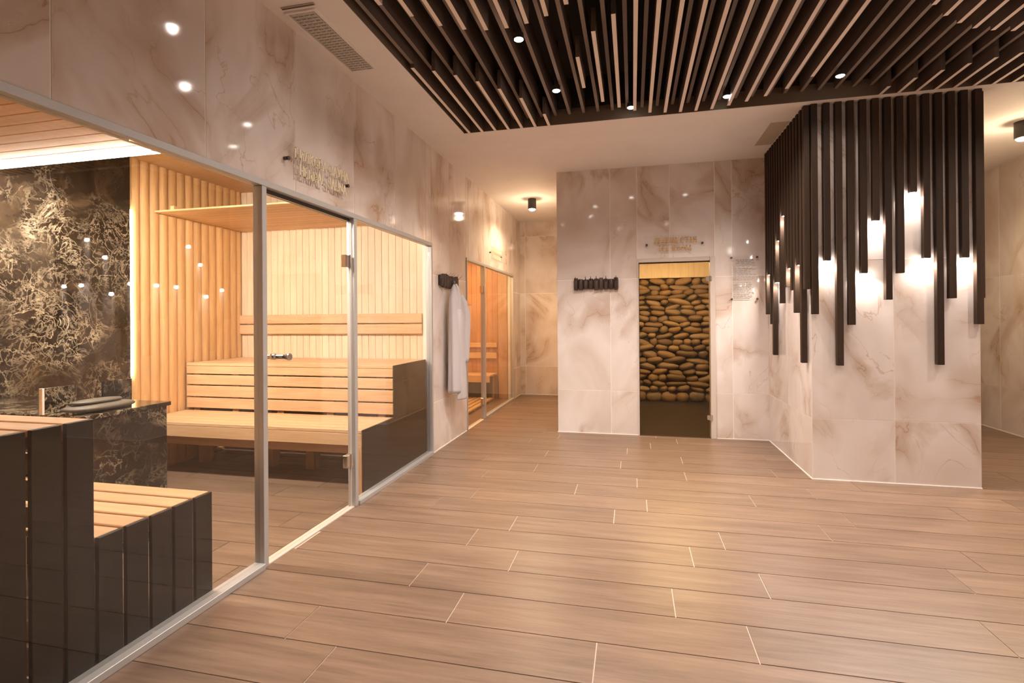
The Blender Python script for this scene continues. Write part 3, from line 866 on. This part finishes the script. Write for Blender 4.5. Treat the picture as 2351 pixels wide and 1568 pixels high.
# ------------------------------------------------------------------ lettering
STR = {   # strokes on a 0..1 grid: (x0,y0,x1,y1,thick) ; 'o' arcs as polylines
    'Б': [((.1, 0), (.1, 1)), ((.1, 1), (.72, 1)), ((.1, .55), (.5, .55), (.72, .42), (.75, .25), (.68, .08), (.5, 0), (.1, 0))],
    'И': [((.1, 0), (.1, 1)), ((.9, 0), (.9, 1)), ((.1, .08), (.9, .92))],
    'Л': [((.0, 0), (.12, .05), (.42, 1), (.9, 1)), ((.9, 1), (.9, 0))],
    'К': [((.1, 0), (.1, 1)), ((.85, 1), (.15, .48)), ((.35, .6), (.88, 0))],
    'О': [((.5, 0), (.2, .12), (.06, .5), (.2, .88), (.5, 1), (.8, .88), (.94, .5), (.8, .12), (.5, 0))],
    'В': [((.1, 0), (.1, 1)), ((.1, 1), (.55, 1), (.7, .88), (.68, .65), (.5, .54), (.1, .54)), ((.5, .54), (.76, .4), (.78, .18), (.6, 0), (.1, 0))],
    'А': [((.0, 0), (.48, 1)), ((.48, 1), (.96, 0)), ((.2, .36), (.76, .36))],
    'С': [((.88, .8), (.72, .97), (.45, 1), (.18, .85), (.06, .5), (.18, .15), (.45, 0), (.72, .03), (.88, .2))],
    'У': [((.04, 1), (.5, .4)), ((.94, 1), (.45, .1), (.25, 0), (.1, .06))],
    'Н': [((.1, 0), (.1, 1)), ((.9, 0), (.9, 1)), ((.1, .5), (.9, .5))],
    'Е': [((.1, 0), (.1, 1)), ((.1, 1), (.76, 1)), ((.1, .52), (.62, .52)), ((.1, 0), (.78, 0))],
    'Д': [((.2, .08), (.45, 1), (.82, 1)), ((.82, 1), (.82, .08)), ((.0, -.12), (.0, .08), (.98, .08), (.98, -.12))],
    'Т': [((.5, 0), (.5, 1)), ((.02, .86), (.02, 1), (.98, 1), (.98, .86))],
    'Я': [((.84, 0), (.84, 1)), ((.84, 1), (.38, 1), (.2, .88), (.2, .64), (.38, .52), (.84, .52)), ((.5, .52), (.08, 0))],
    'R': [((.1, 0), (.1, 1)), ((.1, 1), (.55, 1), (.74, .88), (.74, .64), (.55, .52), (.1, .52)), ((.42, .52), (.88, 0))],
    'L': [((.1, 0), (.1, 1)), ((.1, 0), (.76, 0), (.76, .12))],
    'S': [((.74, .82), (.6, .98), (.35, 1), (.14, .86), (.16, .66), (.4, .53), (.66, .42), (.78, .24), (.66, .05), (.4, 0), (.16, .05), (.06, .2))],
    'U': [((.08, 1), (.08, .3), (.22, .06), (.5, 0), (.78, .06), (.9, .3), (.9, 1))],
    'N': [((.1, 0), (.1, 1)), ((.9, 0), (.9, 1)), ((.1, .95), (.9, .05))],
    'I': [((.2, 0), (.2, 1))],
    'M': [((.08, 0), (.12, 1)), ((.12, 1), (.55, .1), (.98, 1)), ((.98, 1), (1.02, 0))],
}
STR['H'] = STR['Н']; STR['E'] = STR['Е']; STR['B'] = STR['В']; STR['A'] = STR['А']; STR['C'] = STR['С']; STR['O'] = STR['О']
ADV = {'I': .42, 'M': 1.12, 'Л': 1.0, 'Д': 1.05, 'О': 1.0, 'O': 1.0, 'L': .82, 'S': .86, 'Е': .84, 'E': .84, 'Б': .84, 'В': .86, 'B': .86}

def letter_mesh(ch, hgt, wid, th, m):
    bm = bmesh.new()
    def quad(p, q, t):
        d = Vector((q[0] - p[0], q[1] - p[1])); l = d.length
        if l < 1e-6: return
        d /= l; n = Vector((-d.y, d.x)) * t / 2
        p = Vector(p) - d * t * .3; q = Vector(q) + d * t * .3
        c = [p + n, p - n, q - n, q + n]
        lo = [bm.verts.new((v.x, v.y, 0)) for v in c]
        hi = [bm.verts.new((v.x, v.y, .006)) for v in c]
        bm.faces.new(hi); bm.faces.new(lo[::-1])
        for i in range(4): bm.faces.new((lo[i], lo[(i + 1) % 4], hi[(i + 1) % 4], hi[i]))
    for st in STR[ch]:
        pts = [(x * wid, y * hgt) for x, y in st]
        for p, q in zip(pts, pts[1:]):
            vert = abs(q[1] - p[1]) > abs(q[0] - p[0]) * .6
            quad(p, q, th if vert else th * .6)
        if len(st) == 2 and abs(st[0][0] - st[1][0]) < .3:          # serifs on stems
            for e in pts:
                quad((e[0] - th * .9, e[1]), (e[0] + th * .9, e[1]), th * .45)
    bmesh.ops.recalc_face_normals(bm, faces=bm.faces)
    me = bpy.data.meshes.new('letter'); me.materials.append(MB[m])
    bm.to_mesh(me); bm.free()
    return me

def text_line(parent, txt, origin, ex, width, hgt, m='gold'):
    """origin: left end of the base line (world); ex: reading direction"""
    ex = Vector(ex); ez = Vector((0, 0, 1)); nrm = ex.cross(ez)
    tot = sum(.55 if c == ' ' else ADV.get(c, .95) + .16 for c in txt) - .16
    u = width / tot
    rot = Matrix((ex, ez, nrm)).transposed().to_euler()
    x = 0.0
    for c in txt:
        if c == ' ': x += .55 * u; continue
        a = ADV.get(c, .95)
        o = link('letter', letter_mesh(c, hgt, a * u, hgt * .14, m), parent, Vector(origin) + ex * x)
        o.rotation_euler = rot
        x += (a + .16) * u
    return tot

# reading direction on the left wall seen from the room is +Y, on the ice room wall +X
sg = thing('wall_sign', 'clear plate with raised gold letters БИЛКОВА САУНА HERBAL SAUNA above the glass door', 'sign', (.03, 3.02, 2.25))
box('plate', .024, .029, 2.655, 3.385, 2.262, 2.448, MB['acryl'], sg)
text_line(sg, 'БИЛКОВА САУНА', (.0292, 2.745, 2.372), (0, 1, 0), .60, .064)
text_line(sg, 'HERBAL SAUNA', (.0292, 2.790, 2.278), (0, 1, 0), .53, .064)
for yy in (2.690, 3.352):
    lathe('standoff', [(.011, 0), (.011, .024)], MB['lampbody'], sg, (0.0, yy, 2.354), 14, 'X')
    lathe('standoff_cap', [(.013, .029), (.013, .034)], MB['lampbody'], sg, (0.0, yy, 2.354), 14, 'X')
sg2 = thing('wall_sign', 'clear plate with raised gold letters ЛЕДЕНА СТАЯ ICE ROOM above the ice room door', 'sign', (2.5, YI - .03, 2.2))
box('plate', 2.165, 2.835, YI - .029, YI - .024, 2.135, 2.345, MB['acryl'], sg2)
text_line(sg2, 'ЛЕДЕНА СТАЯ', (2.275, YI - .0292, 2.255), (1, 0, 0), .47, .060, 'gold2')
text_line(sg2, 'ICE ROOM', (2.335, YI - .0292, 2.165), (1, 0, 0), .34, .056, 'gold2')
for xx in (2.190, 2.808):
    lathe('standoff', [(.011, 0), (.011, -.024)], MB['lampbody'], sg2, (xx, YI, 2.242), 14, 'Y')
    lathe('standoff_cap', [(.013, -.029), (.013, -.034)], MB['lampbody'], sg2, (xx, YI, 2.242), 14, 'Y')
sg3 = thing('wall_sign', 'small gold lettered plate above the second sauna glass front', 'sign', (.03, 7.5, 2.29))
box('plate', .024, .029, 7.20, 7.88, 2.265, 2.455, MB['acryl'], sg3)
rg = random.Random(2)
for zz, a, b in ((2.385, 7.27, 7.82), (2.29, 7.31, 7.78)):           # too small to read: plain gold strokes
    yy = a
    while yy < b:
        l = rg.uniform(.018, .034)
        box('stroke', .0292, .034, yy, yy + l * .55, zz, zz + .055, MB['gold'], sg3)
        yy += l + .014
for yy in (7.225, 7.855):
    lathe('standoff', [(.011, 0), (.011, .024)], MB['lampbody'], sg3, (0.0, yy, 2.36), 14, 'X')
# notice plate
nt_ = thing('notice_plate', 'clear acrylic notice plate with lines of faint grey print beside the ice room door', 'notice', (3.25, YI - .03, 1.8))
box('plate', 3.100, 3.405, YI - .029, YI - .024, 1.570, 2.080, MB['acryl'], nt_)
rg = random.Random(4)
for i in range(24):
    zz = 2.025 - i * .0182
    if i in (3, 13): continue
    a = 3.135 + (rg.uniform(.02, .05) if i < 3 else 0)
    b = 3.372 - rg.uniform(0, .05)
    x = a
    while x < b - .02:
        l = rg.uniform(.018, .05)
        box('print_mark', x, min(x + l, b), YI - .0305, YI - .0292, zz, zz + (.011 if i < 3 else .0062), MB['ink'], nt_)
        x += l + .009
for xx in (3.118, 3.387):
    for zz in (1.590, 2.060):
        lathe('standoff', [(.008, 0), (.008, -.024)], MB['lampbody'], nt_, (xx, YI, zz), 12, 'Y')
        lathe('standoff_cap', [(.011, -.029), (.011, -.034)], MB['lampbody'], nt_, (xx, YI, zz), 12, 'Y')

# ------------------------------------------------------------------ coat racks
def rack(label, base, ex, nrm, width, z0, z1, seed):
    """row of irregular upright wooden pieces with stubby pegs"""
    ex, nrm = Vector(ex), Vector(nrm)
    t = thing('coat_rack', label, 'coat rack', base)
    rg = random.Random(seed)
    rot = Matrix((ex, nrm, Vector((0, 0, 1)))).transposed().to_euler()
    def put(name, bm, at, smooth=False):
        o = bm_obj(name, bm, MB['rack'], t, at, smooth)
        o.rotation_euler = rot
        return o
    zc = (z0 + z1) / 2; hh = (z1 - z0) / 2
    bm = bmesh.new(); add_box(bm, 0, width, .0, .014, -hh * .7, hh * .7)
    put('back_board', bm, Vector(base) + Vector((0, 0, zc - base[2])))
    n = 9
    x = 0.0
    for i in range(n):
        w_ = width / n * rg.uniform(.9, 1.1)
        if i == n - 1: w_ = width - x
        top, bot = hh * rg.uniform(.72, 1.0), -hh * rg.uniform(.80, 1.05)
        dep = rg.uniform(.030, .050)
        bm = bmesh.new()
        secs = 6
        rings = []
        for s in range(secs + 1):
            f = s / secs; z = bot + (top - bot) * f
            k = .72 + .28 * math.sin(math.pi * min(max(f, .06), .94)) ** .6
            dd = dep * k; ww = w_ / 2 * (k * .98)
            off = rg.uniform(-.002, .002)
            rings.append([bm.verts.new((off + p * ww, .013 + q * dd, z)) for p, q in ((-1, 0), (-.95, .55), (-.5, .95), (.1, 1.0), (.65, .85), (1, .45), (1, 0))])
        m_ = len(rings[0])
        for a, b in zip(rings, rings[1:]):
            for j in range(m_): bm.faces.new((a[j], a[(j + 1) % m_], b[(j + 1) % m_], b[j]))
        bm.faces.new(rings[0]); bm.faces.new(rings[-1])
        put('upright_piece', bm, Vector(base) + ex * (x + w_ / 2) + Vector((0, 0, zc - base[2])))
        if i % 2 == 0 or i == 5:                                      # peg: tapering, tilted up and out
            bm = bmesh.new()
            px = rg.uniform(-.006, .006)
            prev = None
            for s in range(5):
                f = s / 4
                r = .010 * (1 - .75 * f)
                c = Vector((px, .035 + .065 * f, hh * .25 + hh * .9 * f))
                ring = [bm.verts.new(c + Vector((r * math.cos(q * math.pi / 3), r * .6 * math.sin(q * math.pi / 3), r * .8 * math.sin(q * math.pi / 3)))) for q in range(6)]
                if prev:
                    for j in range(6): bm.faces.new((prev[j], prev[(j + 1) % 6], ring[(j + 1) % 6], ring[j]))
                else: bm.faces.new(ring)
                prev = ring
            bm.faces.new(prev)
            put('peg', bm, Vector(base) + ex * (x + w_ / 2) + Vector((0, 0, zc - base[2])), True)
        x += w_
    return t
rack('dark rough wooden coat rack on the marble wall left of the ice room door, empty', (1.860, YI, 1.72), (-1, 0, 0), (0, -1, 0), .53, 1.725, 1.875, 1)
rack('dark rough wooden coat rack on the wall between the saunas, holding a white bathrobe', (0, 5.73, 1.72), (0, -1, 0), (1, 0, 0), .55, 1.735, 1.885, 6)

# ------------------------------------------------------------------ bathrobe on the rack
rb = thing('bathrobe', 'white bathrobe hanging from the coat rack between the two saunas', 'bathrobe', (.10, 5.45, .5))
def loft(name, secs, m, n=40, folds=(), thick_cap=True):
    """secs: (z, cx, cy, ax, ay)"""
    bm = bmesh.new()
    rings = []
    for (z, cx, cy, ax, ay) in secs:
        ring = []
        for i in range(n):
            a = 2 * math.pi * i / n
            k = 1.0
            fz = max(0.0, min(1.0, (1.72 - z) / 1.2))
            for (fr, ph, am) in folds: k += am * fz * math.sin(fr * a + ph + z * .8)
            ring.append(bm.verts.new((cx + ax * k * math.cos(a), cy + ay * k * math.sin(a), z)))
        rings.append(ring)
    for a, b in zip(rings, rings[1:]):
        for i in range(n): bm.faces.new((a[i], a[(i + 1) % n], b[(i + 1) % n], b[i]))
    bm.faces.new(rings[0]); bm.faces.new(rings[-1])
    return bm_obj(name, bm, m, rb, (0, 0, 0), True)
def shift(o):
    o.location = -Vector(rb.location)
shift(loft('body', [(1.775, .095, 5.43, .012, .02), (1.74, .095, 5.43, .03, .045), (1.69, .098, 5.44, .05, .085), (1.62, .10, 5.45, .062, .125), (1.52, .105, 5.46, .072, .15),
                    (1.40, .11, 5.465, .080, .165), (1.2, .112, 5.465, .082, .175), (1.0, .112, 5.465, .083, .18), (.8, .114, 5.465, .084, .19), (.62, .114, 5.465, .086, .195), (.585, .114, 5.465, .082, .19)],
      MB['robe'], 44, ((5, .4, .07), (9, 1.3, .05))))
shift(loft('sleeve', [(1.66, .150, 5.50, .02, .03), (1.58, .165, 5.535, .042, .058), (1.45, .178, 5.57, .052, .075), (1.3, .178, 5.57, .050, .075), (1.1, .174, 5.56, .048, .07), (.95, .170, 5.55, .046, .068), (.90, .170, 5.55, .042, .064)],
      MB['robe'], 24, ((3, .9, .08), (6, 0, .05))))
shift(loft('front_panel', [(1.5, .150, 5.40, .03, .06), (1.3, .158, 5.42, .038, .085), (1.0, .160, 5.44, .040, .10), (.7, .162, 5.46, .044, .115), (.52, .162, 5.47, .046, .12), (.505, .162, 5.47, .043, .115)],
      MB['robe'], 28, ((4, 2.2, .10), (7, .5, .05))))
shift(loft('collar', [(1.78, .115, 5.43, .010, .016), (1.72, .135, 5.43, .020, .030), (1.62, .150, 5.42, .024, .034), (1.5, .158, 5.40, .022, .030), (1.40, .160, 5.39, .016, .022)],
      MB['robe'], 18, ((2, 0, .1),)))
bm = bmesh.new()
add_box(bm, .205, .228, 5.535, 5.64, 1.545, 1.553)
o = bm_obj('sleeve_seam', bm, MB['robe_d'], rb); shift(o)
bm = bmesh.new()
for i in range(14):                                                   # hanging loop over the peg
    a0, a1 = math.pi * i / 14, math.pi * (i + 1) / 14
    add_box(bm, .092, .098, 5.43 + .018 * math.cos(a1), 5.43 + .018 * math.cos(a0) + .002, 1.77 + .035 * math.sin(min(a0, a1)), 1.776 + .035 * math.sin(max(a0, a1)))
o = bm_obj('hanging_loop', bm, MB['robe_d'], rb); shift(o)
